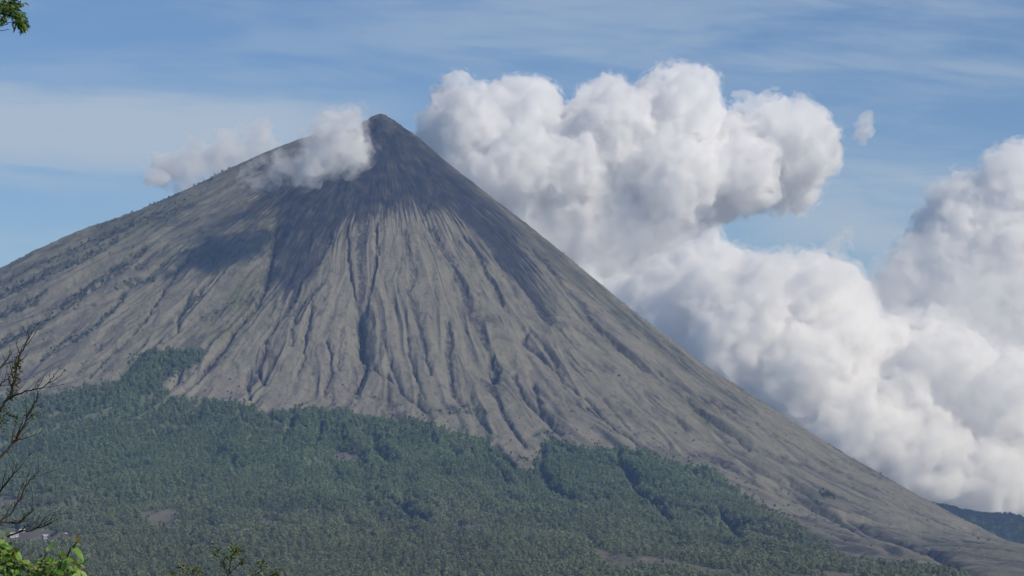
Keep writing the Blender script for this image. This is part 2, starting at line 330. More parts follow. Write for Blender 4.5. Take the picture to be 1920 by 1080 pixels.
def survey(phi, r, want_fields=False):
    z0 = base_height(phi, r)
    x = CX + r*np.cos(phi); y = CY + r*np.sin(phi)
    L = np.log(np.maximum(r, 4.0))
    lowf = smooth(120, 500, r)*(1-smooth(1500, 3200, r)*.75)
    # radial ribs that fork downhill
    wob = fbm2(phi*9, L*2.6, 3, 3)*.075
    p = phi + wob
    def ridge(freq, lf, s): return 1-np.abs(fbm2(p*freq, L*lf+s, 2, s))*2.2
    a1 = perlin2(p*6.5, L*1.2, 11)
    r1 = ridge(11, 1.6, 21); r2 = ridge(19, 2.2, 31); r3 = ridge(60, 3.0, 41); r4 = ridge(120, 5.0, 51)
    dz = lowf*(a1*16 + (r1-.5)*14*smooth(250, 800, r) + (r2-.5)*(2.6+1.6*smooth(450, 800, r)) + (r3-.5)*.9*smooth(300, 700, r))
    fr_ = np.clip((-np.sin(phi)-.25)/.4, 0, 1)
    dz += fr_*smooth(850, 1200, r)*(1-smooth(2600, 3600, r))*((ridge(13, 2.0, 81)-.5)*20 + (ridge(31, 3.0, 82)-.5)*4)
    dz += smooth(60, 300, r)*(r4-.5)*.5*(1-smooth(1500, 2500, r)*.6) + fbm2(x/22, y/22, 3, 77)*2.1*smooth(30, 250, r) + fbm2(x/13, y/13, 3, 78)*4.0*smooth(4, 20, r)*(1-smooth(60, 170, r))
    dz += smooth(1800, 3000, r)*fbm2(x/420, y/420, 4, 91)*16*(1-smooth(5200, 6200, r))
    t1 = np.abs(perlin2(p*24+.3*perlin2(p*60, L*14, 61), L*2.6, 62)); t2 = np.abs(perlin2(p*48, L*4.0, 63))
    thin = smooth(.11, .02, t1)*smooth(.12, .32, perlin2(p*10, L*5, 64)) ; thin = np.maximum(thin, smooth(.13, .03, t2)*smooth(.14, .34, perlin2(p*16, L*7, 65))*smooth(500, 900, r)*.8)
    thin = thin*smooth(220, 420, r)*(1-smooth(1900, 2300, r))*np.clip(.75+fbm2(x/14, y/14, 2, 66)*1.2, .2, 1)
    dz -= thin*2.6
    z = z0 + dz
    front = (np.sin(phi) < .30)
    u, v = proj(x, y, z)
    jit_u = fbm2(x/30, y/30, 3, 5)*7; jit_v = fbm2(x/30+40, y/30, 3, 6)*7
    jf = fbm2(x/9, y/9, 2, 8)*3.2
    uu, vv = u + jit_u*.6 + jf, v + jit_v*.6 + jf*.6
    near = front & (v > 195) & (v < 1140) & (u > -120) & (u < 2040) & (r < 5200)
    idx = np.nonzero(near)
    U, V = uu[idx], vv[idx]
    cut = np.zeros(U.shape); gully_dark = np.zeros(U.shape); veg = np.zeros(U.shape)
    def each(lines, fn):
        for ln in lines:
            pts = ln[0]; us = [q[0] for q in pts]; vs = [q[1] for q in pts]
            m = np.nonzero((U > min(us)-40) & (U < max(us)+40) & (V > min(vs)-40) & (V < max(vs)+40))[0]
            if len(m):
                d, wd = segdist(U[m], V[m], pts); fn(m, d, wd, ln)
    def g_(m, d, wd, ln):
        cut[m] = np.maximum(cut[m], 1.1*ln[1]*(1-smooth(.1, 1.45, d/wd)) + .55*ln[1]*(1-smooth(.4, 4.2, d/wd))); gully_dark[m] = np.maximum(gully_dark[m], ln[2]*(1-smooth(.5, 1.1, d/wd)))
    def v_(m, d, wd, ln):
        cut[m] = np.maximum(cut[m], ln[1]*(1-smooth(.2, 1.8, d/wd))); veg[m] = np.maximum(veg[m], ln[2]*(1-smooth(.45, 1.25, d/wd)))
    def f_(m, d, wd, ln):
        cut[m] = np.maximum(cut[m], ln[1]*(1-smooth(.15, 2.2, d/wd))); gully_dark[m] = np.maximum(gully_dark[m], .9*(1-smooth(.5, 1.1, d/wd)))  # forest ravines are carved and their beds tinted dark
    each(GULLY, g_); each(VEG, v_); each(FGUL, f_)
    z[idx] -= cut
    # the hillside the photographer stands on
    d = np.hypot(x, y); wk = np.exp(-(d/240.0)**2)
    z = z*(1-wk) + (-1.75-.055*d)*wk
    if not want_fields: return x, y, z
    rk = np.zeros(x.shape); rk[idx] = gully_dark; vg = np.zeros(x.shape); vg[idx] = veg
    return x, y, z, uu, vv, idx, rk, vg, (r1, r2, r3, r4, thin)

d2 = math.pi/180
PHI = np.concatenate([np.arange(168, 374, .150)*d2, np.arange(374, 528, 1.6)*d2])
RR = np.concatenate([[0.0], np.arange(2.0, 1750, 2.6), np.arange(1750, 4200, 7.0), np.arange(4200, 6700, 60.0), np.arange(6700, 7400, 14.0), np.arange(7400, 8300, 100.0)])
RR[0] = .5
nP, nR = len(PHI), len(RR)
PH, RG = np.meshgrid(PHI, RR)          # rows: rings
side = np.clip((np.sin(PH)+.30)/1.1, 0, 1)
REFF = np.where(RG < 3000, RG, 3000+(RG-3000)*(1-.80*side*side*(3-2*side)))
X, Y, Z, UU, VV, IDX, RK, VG, RIB = survey(PH, REFF, True)
def lerp(a, b, t): return a*(1-t[..., None]) + np.asarray(b)*t[..., None]
r1, r2, r3, r4, THIN = RIB
ns = fbm2(X/60, Y/60, 4, 201); nsb = fbm2(X/260, Y/260, 3, 211); streak = fbm2(PH*70, np.log(np.maximum(REFF, 4))*3.5, 4, 221)
colr = np.zeros(X.shape+(3,)); colr[:] = (.172, .164, .128)
colr = lerp(colr, (.210, .200, .158), np.clip(.45+streak*.6+nsb*.7, 0, 1)*.7)
colr = lerp(colr, (.112, .110, .082), np.clip(.30+ns*1.1+nsb*.8, 0, 1)*.45)
colr = lerp(colr, (.085, .078, .078), smooth(.15, .6, -(r3-.6))*.6*smooth(150, 400, REFF))
dk = np.zeros(X.shape); gr = np.zeros(X.shape); pl = np.zeros(X.shape); fo = np.zeros(X.shape); cl = np.zeros(X.shape)
Ui, Vi = UU[IDX], VV[IDX]
nsi = ns[IDX]; sti = streak[IDX]
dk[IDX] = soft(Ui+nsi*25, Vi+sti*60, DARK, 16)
gg = np.zeros(Ui.shape)
for g in GRASS: gg = np.maximum(gg, soft(Ui, Vi, g, 8))
gr[IDX] = gg
pp = np.zeros(Ui.shape)
for g in PALE: pp = np.maximum(pp, soft(Ui, Vi, g, 25))
pl[IDX] = pp
fo[IDX] = soft(Ui, Vi, FOREST, 4)
cc = np.zeros(Ui.shape)
for g in CLEAR: cc = np.maximum(cc, soft(Ui, Vi, g, 3))
cl[IDX] = cc
colr = lerp(colr, (.195, .180, .150), pl*.55)
colr = lerp(colr, (.135, .142, .085), gr*.75)
lv = smooth(1.5, .9, 1) # unused constant kept at 0/1
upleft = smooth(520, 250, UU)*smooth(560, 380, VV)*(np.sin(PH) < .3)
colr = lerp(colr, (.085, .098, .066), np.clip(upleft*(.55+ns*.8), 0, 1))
rs = np.zeros(X.shape); dd_, ww_ = segdist(Ui, Vi+sti*20, [(750,235,10),(800,283,13),(900,372,15),(1000,450,16),(1100,535,15),(1200,618,13),(1320,710,8),(1420,775,4)])
rs[IDX] = 1-smooth(.4, 1.3, dd_/ww_)
colr = lerp(colr, (.070, .074, .060), np.clip(rs*(.75+ns*.7), 0, 1))
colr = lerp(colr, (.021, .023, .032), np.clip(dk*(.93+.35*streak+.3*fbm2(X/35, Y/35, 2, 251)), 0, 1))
colr = lerp(colr, (.046, .043, .046), np.clip(THIN*.75, 0, 1))
blot = fbm2(X/16, Y/16, 3, 231); fine = fbm2(X/8, Y/8, 2, 241)
colr = lerp(colr, (.075, .078, .066), smooth(.22, .5, blot+.25*nsb)*.55*smooth(200, 450, REFF))
colr = lerp(colr, (.034, .033, .040), np.clip(RK*np.clip(.80+fine*1.5+blot*.6, .15, 1), 0, 1))
colr = lerp(colr, (.042, .052, .036), np.clip(VG*np.clip(.7+blot*1.6+fine, .05, 1), 0, 1))
colr = lerp(colr, (.085, .105, .062), fo*(1-cl)*.9)
colr = lerp(colr, (.140, .126, .100), cl*(1-RK)*.75)
farf = smooth(4200, 5200, REFF)
colr = lerp(colr, (.07, .085, .04), farf)
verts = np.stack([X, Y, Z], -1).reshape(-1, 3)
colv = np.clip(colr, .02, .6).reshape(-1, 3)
ii = np.arange(nR-1)[:, None]*nP; jj = np.arange(nP)[None, :]; j2 = (jj+1) % nP
FA = np.stack([ii+jj, ii+nP+jj, ii+nP+j2, ii+j2], -1)
RSPLIT = int(np.searchsorted(RR, 4300))

tm = bpy.data.materials.new('volcanic_ash_slope'); tm.use_nodes = True; nt = tm.node_tree
b = nt.nodes['Principled BSDF']; b.inputs['Roughness'].default_value = .95; b.inputs['Specular IOR Level'].default_value = .05
at_ = nd(nt, 'ShaderNodeAttribute', attribute_name='col'); tco = nd(nt, 'ShaderNodeTexCoord')
na = noise(nt, tco.outputs['Object'], .16, 5, .65); nb = noise(nt, tco.outputs['Object'], .03, 4, .6)
mr = nd(nt, 'ShaderNodeMapRange'); nt.links.new(mth(nt, 'ADD', mth(nt, 'MULTIPLY', na, .65), mth(nt, 'MULTIPLY', nb, .35)), mr.inputs[0])
mr.inputs[1].default_value = .3; mr.inputs[2].default_value = .7; mr.inputs[3].default_value = .72; mr.inputs[4].default_value = 1.25
vm = nd(nt, 'ShaderNodeVectorMath', operation='SCALE'); nt.links.new(at_.outputs['Color'], vm.inputs[0]); nt.links.new(mr.outputs[0], vm.inputs['Scale'])
nt.links.new(vm.outputs[0], b.inputs['Base Color'])
bp = nd(nt, 'ShaderNodeBump'); bp.inputs['Strength'].default_value = .55; bp.inputs['Distance'].default_value = 4.0
nt.links.new(na, bp.inputs['Height']); nt.links.new(bp.outputs[0], b.inputs['Normal'])

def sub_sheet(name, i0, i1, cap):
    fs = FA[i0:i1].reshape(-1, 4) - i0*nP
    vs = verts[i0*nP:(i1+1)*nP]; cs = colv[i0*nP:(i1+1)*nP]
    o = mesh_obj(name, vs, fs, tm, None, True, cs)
    if cap:
        bm = bmesh.new(); bm.from_mesh(o.data); bm.verts.ensure_lookup_table()
        bm.faces.new([bm.verts[k] for k in range(nP)][::-1]); bm.to_mesh(o.data); bm.free()
    return o
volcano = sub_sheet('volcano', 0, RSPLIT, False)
tag(volcano, 'grey ash-covered volcanic cone with a dark pointed summit and eroded gullies', 'volcano', None, 'structure')
ground = sub_sheet('ground', RSPLIT, nR-1, False); tag(ground, 'low green ground in front of the volcano', 'ground', None, 'structure')
del X, Y, Z, UU, VV, RIB, r1, r2, r3, r4

# ------------------------------------------------------------------ far hill on the right
def hill_h(x, y):
    t = x
    p = [at(1640, 918, 9500), at(1700, 934, 9500), at(1740, 948, 9500), at(1790, 956, 9500), at(1850, 968, 9500), at(1885, 967, 9500), at(1920, 974, 9500), at(2000, 985, 9500), at(2120, 1000, 9500)]
    ridge = np.interp(t, [q.x for q in p], [q.z for q in p]) + 2
    return ridge - ((y-9500)/900.0)**2*260 + fbm2(x/160, y/160, 4, 301)*14 - (1-smooth(900, 1250, x))*300
hx = np.linspace(900, 3000, 220); hy = np.linspace(8500, 10500, 160); HX, HY = np.meshgrid(hx, hy); HZ = hill_h(HX, HY)
ii = np.arange(159)[:, None]*220; jj = np.arange(219)[None, :]
hill = mesh_obj('hills', np.stack([HX, HY, HZ], -1).reshape(-1, 3), np.stack([ii+jj, ii+jj+1, ii+221+jj, ii+220+jj], -1).reshape(-1, 4),
                mat_plain('hill_scrub', (.040, .055, .032), .95, .02, .35, .05), None, True)
tag(hill, 'dark wooded hill beyond the right foot of the volcano', 'hill', None, 'structure')

# ------------------------------------------------------------------ forest
leafm = mat_plain('forest_leaves', None, .8, None, 0, .1, 0, .42, True)
def tree_proto(k, seed, rw=.27, lean=.04):
    """k leaf-clump triangles over the volume of a slender crown of height 1, plus a thin trunk"""
    g = np.random.default_rng(seed); V = []; 
    for i in range(k):
        t = g.uniform(.14, 1.0)**.85; ang = g.uniform(0, 2*np.pi)
        rad = rw*math.sqrt(max(0, 1-((t-.52)/.50)**2))*g.uniform(.45, 1.08)*(1+.35*math.sin(3*ang+seed)*math.sin(7*t+seed))
        cpt = np.array([rad*math.cos(ang)+lean*t, rad*math.sin(ang), t*.97])
        n = np.array([math.cos(ang), math.sin(ang), .55+g.normal()*.4]) + g.normal(size=3)*.45; n /= np.linalg.norm(n)
        a = np.cross(n, g.normal(size=3)); a /= np.linalg.norm(a); bb = np.cross(n, a); s = g.uniform(.075, .15)*math.sqrt(60/k)
        V += [cpt+a*s, cpt-a*s*.6+bb*s*.8, cpt-a*s*.5-bb*s*.9]
    tr = .028
    for q in range(3):
        a0 = q*2.094; a1 = a0+2.094
        V += [np.array([tr*math.cos(a0), tr*math.sin(a0), -.05]), np.array([tr*math.cos(a1), tr*math.sin(a1), -.05]), np.array([lean, 0, .985])]
    return np.array(V)
def scatter(protos, P, H, RZ, W, C, name, ntr=3):
    """one mesh of many trees; P positions, H heights, W width factors, C colours"""
    out = []; cols = []; g = np.random.default_rng(5)
    which = g.integers(0, len(protos), len(P))
    for q, pv in enumerate(protos):
        m = np.nonzero(which == q)[0]
        if not len(m): continue
        c_, s_ = np.cos(RZ[m])[:, None], np.sin(RZ[m])[:, None]
        x = (pv[None, :, 0]*c_ - pv[None, :, 1]*s_)*(H[m]*W[m])[:, None]; y = (pv[None, :, 0]*s_ + pv[None, :, 1]*c_)*(H[m]*W[m])[:, None]; z = pv[None, :, 2]*H[m][:, None]
        out.append((np.stack([x, y, z], -1)+P[m][:, None, :]).reshape(-1, 3))
        tri = g.uniform(.85, 1.15, (len(m), len(pv)//3)); tri = np.repeat(tri, 3, 1)
        cc_ = C[m][:, None, :]*tri[..., None]; cc_[:, -3*ntr:, :] = (.06, .05, .04)
        cols.append(cc_.reshape(-1, 3))
    V = np.concatenate(out); Fc = np.arange(len(V)).reshape(-1, 3)
    return mesh_obj(name, V, Fc, leafm, None, False, np.concatenate(cols))
# candidates: even spread in plan, closer spacing on the steep upper edge
cand = []
N = 430000
ph = rng.uniform(196, 342, N)*d2; rr_ = np.sqrt(rng.uniform(850**2, 3900**2, N))
x, y, z, uu, vv, idx, rk, vg, _ = survey(ph, rr_, True)
keep = np.zeros(N, bool); kk = inpoly(uu[idx], vv[idx], FOREST)
for g in CLEAR: kk &= ~inpoly(uu[idx], vv[idx], g)
keep[idx] = kk
keep &= (rk < .35) & (uu > -50) & (uu < 1960) & (vv < 1118)
dens = np.interp(rr_, [900, 1300, 1900, 2600, 3300, 3900], [1.0, 1.0, .75, .6, .55, .5]) * np.clip(1.0+fbm2(x/70, y/70, 3, 401)*.35, .7, 1)
# ragged thin edge
ed = np.where(keep, polydist(uu, vv, FOREST), 0)
dens *= np.clip(.35+ed/14, 0, 1)
dry = np.clip(smooth(880, 1010, vv + fbm2(x/200, y/200, 3, 403)*90), 0, 1)
dens *= 1-.25*dry
keep &= rng.uniform(0, 1, N) < dens
tp = np.stack([x, y, z-.3], -1)[keep]; ru, rv, rd = uu[keep], vv[keep], dry[keep]
nT = len(tp)
H = np.clip(rng.normal(11.0, 2.6, nT)*(1+.25*fbm2(tp[:, 0]/90, tp[:, 1]/90, 2, 409)), 5, 21)*(1-.22*rd); W = rng.uniform(.80, 1.25, nT)*(1+.25*rd)
mixn = np.clip(.5+fbm2(tp[:, 0]/120, tp[:, 1]/120, 3, 405)*.9, 0, 1)
TC = np.array([.150, .212, .100])*(1-mixn[:, None]) + np.array([.182, .238, .120])*mixn[:, None]
TC = TC*(1-rd[:, None]) + np.array([.198, .226, .122])*rd[:, None]
TC *= rng.uniform(.82, 1.20, nT)[:, None]*(1+.25*fbm2(tp[:, 0]/260, tp[:, 1]/260, 3, 407))[:, None]
RZ = rng.uniform(0, 6.28, nT)
# the 300 that show largest stay individuals
dist = np.linalg.norm(tp, axis=1)
inview = (ru > 5) & (ru < 1915) & (rv < 1078) & ~((ru < 175) & (rv > 1005))
size = np.where(inview, H/dist, 0)
near = np.argsort(-size)[:300]; mk = np.ones(nT, bool); mk[near] = False
protos = [tree_proto(76, s, .25+.05*(s % 3)) for s in range(1, 11)]
forest = scatter(protos, tp[mk], H[mk], RZ[mk], W[mk], TC[mk], 'forest')
tag(forest, 'dense grey-green forest covering the lower slopes of the volcano', 'forest', None, 'stuff')
print('TREES', nT, flush=True)
nprot = [tree_proto(190, s+50, .26+.04*(s % 3)) for s in range(6)]
GT = 'forest trees standing largest along the lower edge'
LT = 'slender grey-green tree in the nearest, lowest belt of the forest'
pm = []
for s, pv in enumerate(nprot):
    for t in range(3):
        colv_ = np.array([[.165, .215, .118], [.195, .215, .130], [.180, .222, .130]][t]); g = np.random.default_rng(s*7+t)
        tri = np.repeat(g.uniform(.7, 1.3, len(pv)//3), 3)
        cc_ = colv_[None]*tri[:, None]; cc_[-9:] = (.06, .05, .04)
        o = mesh_obj('forest_tree', pv, np.arange(len(pv)).reshape(-1, 3), leafm, None, False, cc_); pm.append(o)
for n_, k in enumerate(near):
    o = pm[n_] if n_ < len(pm) else pm[n_ % len(pm)].copy()
    if n_ >= len(pm): COL.objects.link(o)
    o.location = tp[k]; o.scale = (H[k]*W[k], H[k]*W[k], H[k]); o.rotation_euler = (0, 0, RZ[k]); tag(o, LT, 'tree', GT)

# shrubs in the gullies, along the skyline ridges and dotted over the ash
N = 120000
ph = rng.uniform(172, 368, N)*d2; rr_ = np.sqrt(rng.uniform(60**2, 1900**2, N))
ph[:30000] = rng.uniform(225, 330, 30000)*d2; rr_[:30000] = rng.uniform(1200, 3600, 30000)
x, y, z, uu, vv, idx, rk, vg, _ = survey(ph, rr_, True)
prob = np.clip(vg*1.2-.15+fbm2(x/24, y/24, 2, 503)*1.1, 0, 1)*.8*(vg > .05)
az = np.degrees(ph) % 360
clump = fbm2(x/55, y/55, 3, 501)
skyl = ((np.abs(az-180) < 9) | (np.abs(az-184) < 7))*(rr_ > 330)*np.clip(.18+clump, 0, 1)*.7
skyr = ((az > 352) | (az < 7))*(rr_ > 420)*np.clip(.02+clump, 0, 1)*.5
upl = smooth(480, 250, uu)*smooth(520, 400, vv)*np.clip(clump*1.2-.05, 0, 1)*.8
left = smooth(520, 200, uu)*np.clip(clump*1.5-.32, 0, 1)*.6
dots = np.clip(clump*1.2-.42, 0, 1)*.10*(rr_ > 350)
edge = np.zeros(N); inn = inpoly(uu, vv, FOREST)
edge = np.where(~inn & (vv > 640) & (uu < 1650), np.exp(-polydist(uu, vv, FOREST)/13)*.7*np.clip(.3+clump, 0, 1), 0)
incl = np.zeros(N)
for g_c in CLEAR: incl = np.maximum(incl, inpoly(uu, vv, g_c)*1.0)
incl = np.where(rr_ > 900, incl*np.clip(.05+fbm2(x/40, y/40, 3, 509)*1.3+.12, 0, .8), 0)
prob = np.maximum.reduce([prob, skyl, skyr, upl, left, dots, edge, incl]); prob = np.where(inn & (incl == 0), 0, prob)
k = rng.uniform(0, 1, N) < prob
sp_ = np.stack([x, y, z-.3], -1)[k]; ns_ = len(sp_); print('SHRUBS', ns_)
sh = rng.uniform(2.6, 6.0, ns_); sc = np.array([.048, .062, .040])*rng.uniform(.7, 1.3, ns_)[:, None]
bush = [tree_proto(26, s+90, .42) for s in range(6)]
o = scatter(bush, sp_, sh, rng.uniform(0, 6.28, ns_), rng.uniform(.9, 1.4, ns_), sc, 'shrubbery')
tag(o, 'dark shrubs growing in the gullies and along the ridges of the cone', 'shrubs', None, 'stuff')
# trees covering the far hill
N = 9000; x = rng.uniform(1150, 2900, N); y = rng.uniform(8700, 9700, N); z = hill_h(x, y); hp = np.stack([x, y, z-.5], -1)
o = scatter(bush, hp, rng.uniform(7, 13, N), rng.uniform(0, 6.28, N), rng.uniform(.9, 1.3, N), np.array([.045, .066, .038])*rng.uniform(.7, 1.3, N)[:, None], 'hill_forest')
tag(o, 'dark trees covering the low hill behind the right foot of the volcano', 'forest', None, 'stuff')

# ------------------------------------------------------------------ ground lookup for houses
def ground_at(x, y):
    p = np.array([math.atan2(y-CY, x-CX)]); r = np.array([math.hypot(x-CX, y-CY)])
    return float(survey(p, r)[2][0])
def hit(u, v):
    ys = np.arange(2600, 7000, 6.0); d = at(u, v, 1.0); xs = ys*d.x; zs = ys*d.z
    g = survey(np.arctan2(ys-CY, xs-CX), np.hypot(xs-CX, ys-CY))[2]
    k = np.nonzero(zs <= g)[0]
    y_ = ys[k[0]] if len(k) else 3000.0
    return Vector((d.x*y_, y_, ground_at(d.x*y_, y_)))

# ------------------------------------------------------------------ houses
mw = mat_plain('white_render', (.50, .49, .52), .8, .8, .12); mg = mat_plain('grey_render', (.36, .35, .38), .85, .8, .2)
mroof_w = mat_plain('pale_metal_roof', (.52, .53, .54), .5, 1.2, .12); mroof_d = mat_plain('dark_roof', (.075, .07, .075), .8, 1.0, .3); mroof_g = mat_plain('grey_metal_roof', (.42, .43, .45), .5, 1.0, .2)
mdoor = mat_plain('dark_door_paint', (.05, .04, .06), .8, 2.0, .2)  # one dark colour for doors and windows
def boxv(x0, x1, y0, y1, z0, z1):
    v = [(x0,y0,z0),(x1,y0,z0),(x1,y1,z0),(x0,y1,z0),(x0,y0,z1),(x1,y0,z1),(x1,y1,z1),(x0,y1,z1)]
    return v, [(0,3,2,1),(4,5,6,7),(0,1,5,4),(1,2,6,5),(2,3,7,6),(3,0,4,7)]
def house(u, v, wpx, dep, wallh, roofh, wm, rm, label, rot=0.0, doors=1, name='house', lift=0.0):
    p = hit(u, v); s = p.y/F; wd = wpx*s
    h = empty(name, p+Vector((0, 0, -.2)), label, 'house', 'houses of the village among the trees'); h.rotation_euler = (0, 0, rot)
    bv, bf = boxv(-wd/2, wd/2, -dep/2, dep/2, -2.5, wallh)
    # gable ends close the roof space
    n0 = len(bv); bv += [(-wd/2, 0, wallh+roofh), (wd/2, 0, wallh+roofh)]
    bf = [f for f in bf if f != (4,5,6,7)] + [(4, 7, n0), (5, n0+1, 6)]
    mesh_obj('wall', bv, bf, wm, h)
    e = .7; th = .25
    A = [(-wd/2-e, -dep/2-e, wallh-roofh*2*e/dep+.03), (wd/2+e, -dep/2-e, wallh-roofh*2*e/dep+.03), (wd/2+e, 0, wallh+roofh+.05), (-wd/2-e, 0, wallh+roofh+.05),
         (wd/2+e, dep/2+e, wallh-roofh*2*e/dep+.03), (-wd/2-e, dep/2+e, wallh-roofh*2*e/dep+.03)]
    rv = A + [(a, b_, c_+th) for a, b_, c_ in A]
    rf = [(0,3,2,1),(3,5,4,2),(6,7,8,9),(9,8,10,11),(0,1,7,6),(4,5,11,10),(1,2,8,7),(2,4,10,8),(5,3,9,11),(3,0,6,9)]
    mesh_obj('roof', rv, rf, rm, h)
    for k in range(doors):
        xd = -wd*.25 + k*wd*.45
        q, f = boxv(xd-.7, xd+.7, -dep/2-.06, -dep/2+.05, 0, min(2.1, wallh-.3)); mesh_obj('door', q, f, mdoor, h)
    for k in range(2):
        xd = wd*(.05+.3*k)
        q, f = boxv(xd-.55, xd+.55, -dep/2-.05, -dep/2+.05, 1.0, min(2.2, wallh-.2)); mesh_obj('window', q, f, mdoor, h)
    return h
house(27, 1006, 15, 8, 4.2, 1.4, mw, mroof_g, 'lavender-white house with a dark doorway, leftmost in the village', .2)
house(42, 998, 9, 7, 3.0, 1.5, mg, mroof_w, 'small house with a bright roof just behind the leftmost white house')
house(72, 1000, 20, 9, 2.6, 2.2, mw, mroof_w, 'wide house with the brightest white roof beside the branch tip', -.25)
house(85, 1010, 10, 8, 4.2, 1.6, mg, mroof_g, 'grey house below the bright white-roofed house', .5)
house(99, 1005, 7, 6, 3.4, 1.2, mw, mroof_w, 'tiny white house right of the wide white-roofed house', .3)
house(121, 1004, 9, 7, 2.6, 1.0, mg, mroof_w, 'low pale-roofed house at the right end of the village', .0)
house(99, 1019, 11, 7, 3.0, 1.4, mg, mroof_w, 'pale-roofed house low on the slope above the leafy bush', .4)
house(200, 1060, 8, 7, 3.4, .9, mw, mroof_w, 'lone small white house among trees right of the leafy bush', .1)
house(230, 1067, 13, 8, 3.2, 2.6, mw, mroof_d, 'white-walled house under a dark roof at the lower forest edge', .1)
house(336, 1043, 23, 6, 1.8, .6, mg, mroof_w, 'long low pale-roofed shed in the forest above the shrub', .0)

# ------------------------------------------------------------------ foreground plants
bark = mat_plain('dark_bark', (.045, .038, .030), .9, 30, .35, .1, .004); bark_g = mat_plain('grey_bark', (.10, .09, .075), .9, 30, .35, .1, .004)
leaf_g = mat_plain('fresh_leaf', None, .45, None, 0, .35, 0, .35, True)
def tube(paths, nseg=7):
    V = []; Fc = []
    for pts in paths:
        P = [Vector(p[:3]) for p in pts]; rad = [p[3] for p in pts]; n0 = len(V)
        for i, p in enumerate(P):
            t = (P[min(i+1, len(P)-1)]-P[max(i-1, 0)]).normalized(); a = t.orthogonal().normalized(); bb = t.cross(a)
            ref = Vector((0.31, 1, .17)); a = (ref-t*ref.dot(t)).normalized(); bb = t.cross(a)
            for k in range(nseg):
                an = 2*math.pi*k/nseg; V.append(p+(a*math.cos(an)+bb*math.sin(an))*rad[i])
        for i in range(len(P)-1):
            for k in range(nseg):
                k2 = (k+1) % nseg; Fc.append((n0+i*nseg+k, n0+i*nseg+k2, n0+(i+1)*nseg+k2, n0+(i+1)*nseg+k))
        V.append(P[-1]+(P[-1]-P[-2]).normalized()*rad[-1]); e = len(V)-1; m = n0+(len(P)-1)*nseg
        for k in range(nseg): Fc.append((m+k, m+(k+1) % nseg, e))
        Fc.append(tuple(n0+k for k in range(nseg))[::-1])
    return V, Fc
def refine(pts, jit, seed):
    """subdivide a polyline (x,y,z,r) and shake it a little so that it grows like wood"""
    g = random.Random(seed); out = []
    for a, b_ in zip(pts[:-1], pts[1:]):
        n = 4
        for i in range(n):
            t = i/n; q = [a[k]*(1-t)+b_[k]*t for k in range(4)]
            if out: q = [q[0]+g.gauss(0, jit), q[1]+g.gauss(0, jit), q[2]+g.gauss(0, jit), q[3]]
            out.append(q)
    out.append(list(pts[-1])); return out
def leaves(specs):
    """specs: (base point, direction, normal, length, width, colour, droop): folded, curved blades"""
    V = []; Fc = []; C = []
    for p, d, n, L, Wd, col, dr in specs:
        d = Vector(d).normalized(); n = Vector(n); n = (n-d*n.dot(d)).normalized(); s = d.cross(n); n0 = len(V)
        prof = [(0, .05), (.18, .62), (.42, 1.0), (.70, .78), (.90, .32), (1.0, .0)]
        for t, wv in prof:
            cpt = p + d*L*t - Vector((0, 0, 1))*dr*L*t*t
            for q in (-1, 0, 1): V.append(cpt+s*q*wv*Wd*.5+n*(abs(q)*wv*Wd*.16)); C.append([c_*(1.12 if q == 0 else 1) for c_ in col])
        for i in range(len(prof)-1):
            for q in (0, 1): Fc.append((n0+i*3+q, n0+i*3+q+1, n0+i*3+q+4, n0+i*3+q+3))
    return V, Fc, C
def local(V, o): return [Vector(v)-o for v in V]
def add_tubes(name, paths, mat, parent):
    V, Fc = tube(paths); return mesh_obj(name, local(V, parent.location), Fc, mat, parent, True)
def add_leaves(name, specs, parent):
    V, Fc, C = leaves(specs); return mesh_obj(name, local(V, parent.location), Fc, leaf_g, parent, True, C)
def gz(x, y): return ground_at(x, y)
def rdir(g, up=.3):
    v = Vector((g.gauss(0, 1), g.gauss(0, 1), g.gauss(up, .7))); return v.normalized()
def px(u, v, y, wpx): p = at(u, v, y); return (p.x, p.y, p.z, wpx*y/F/2)

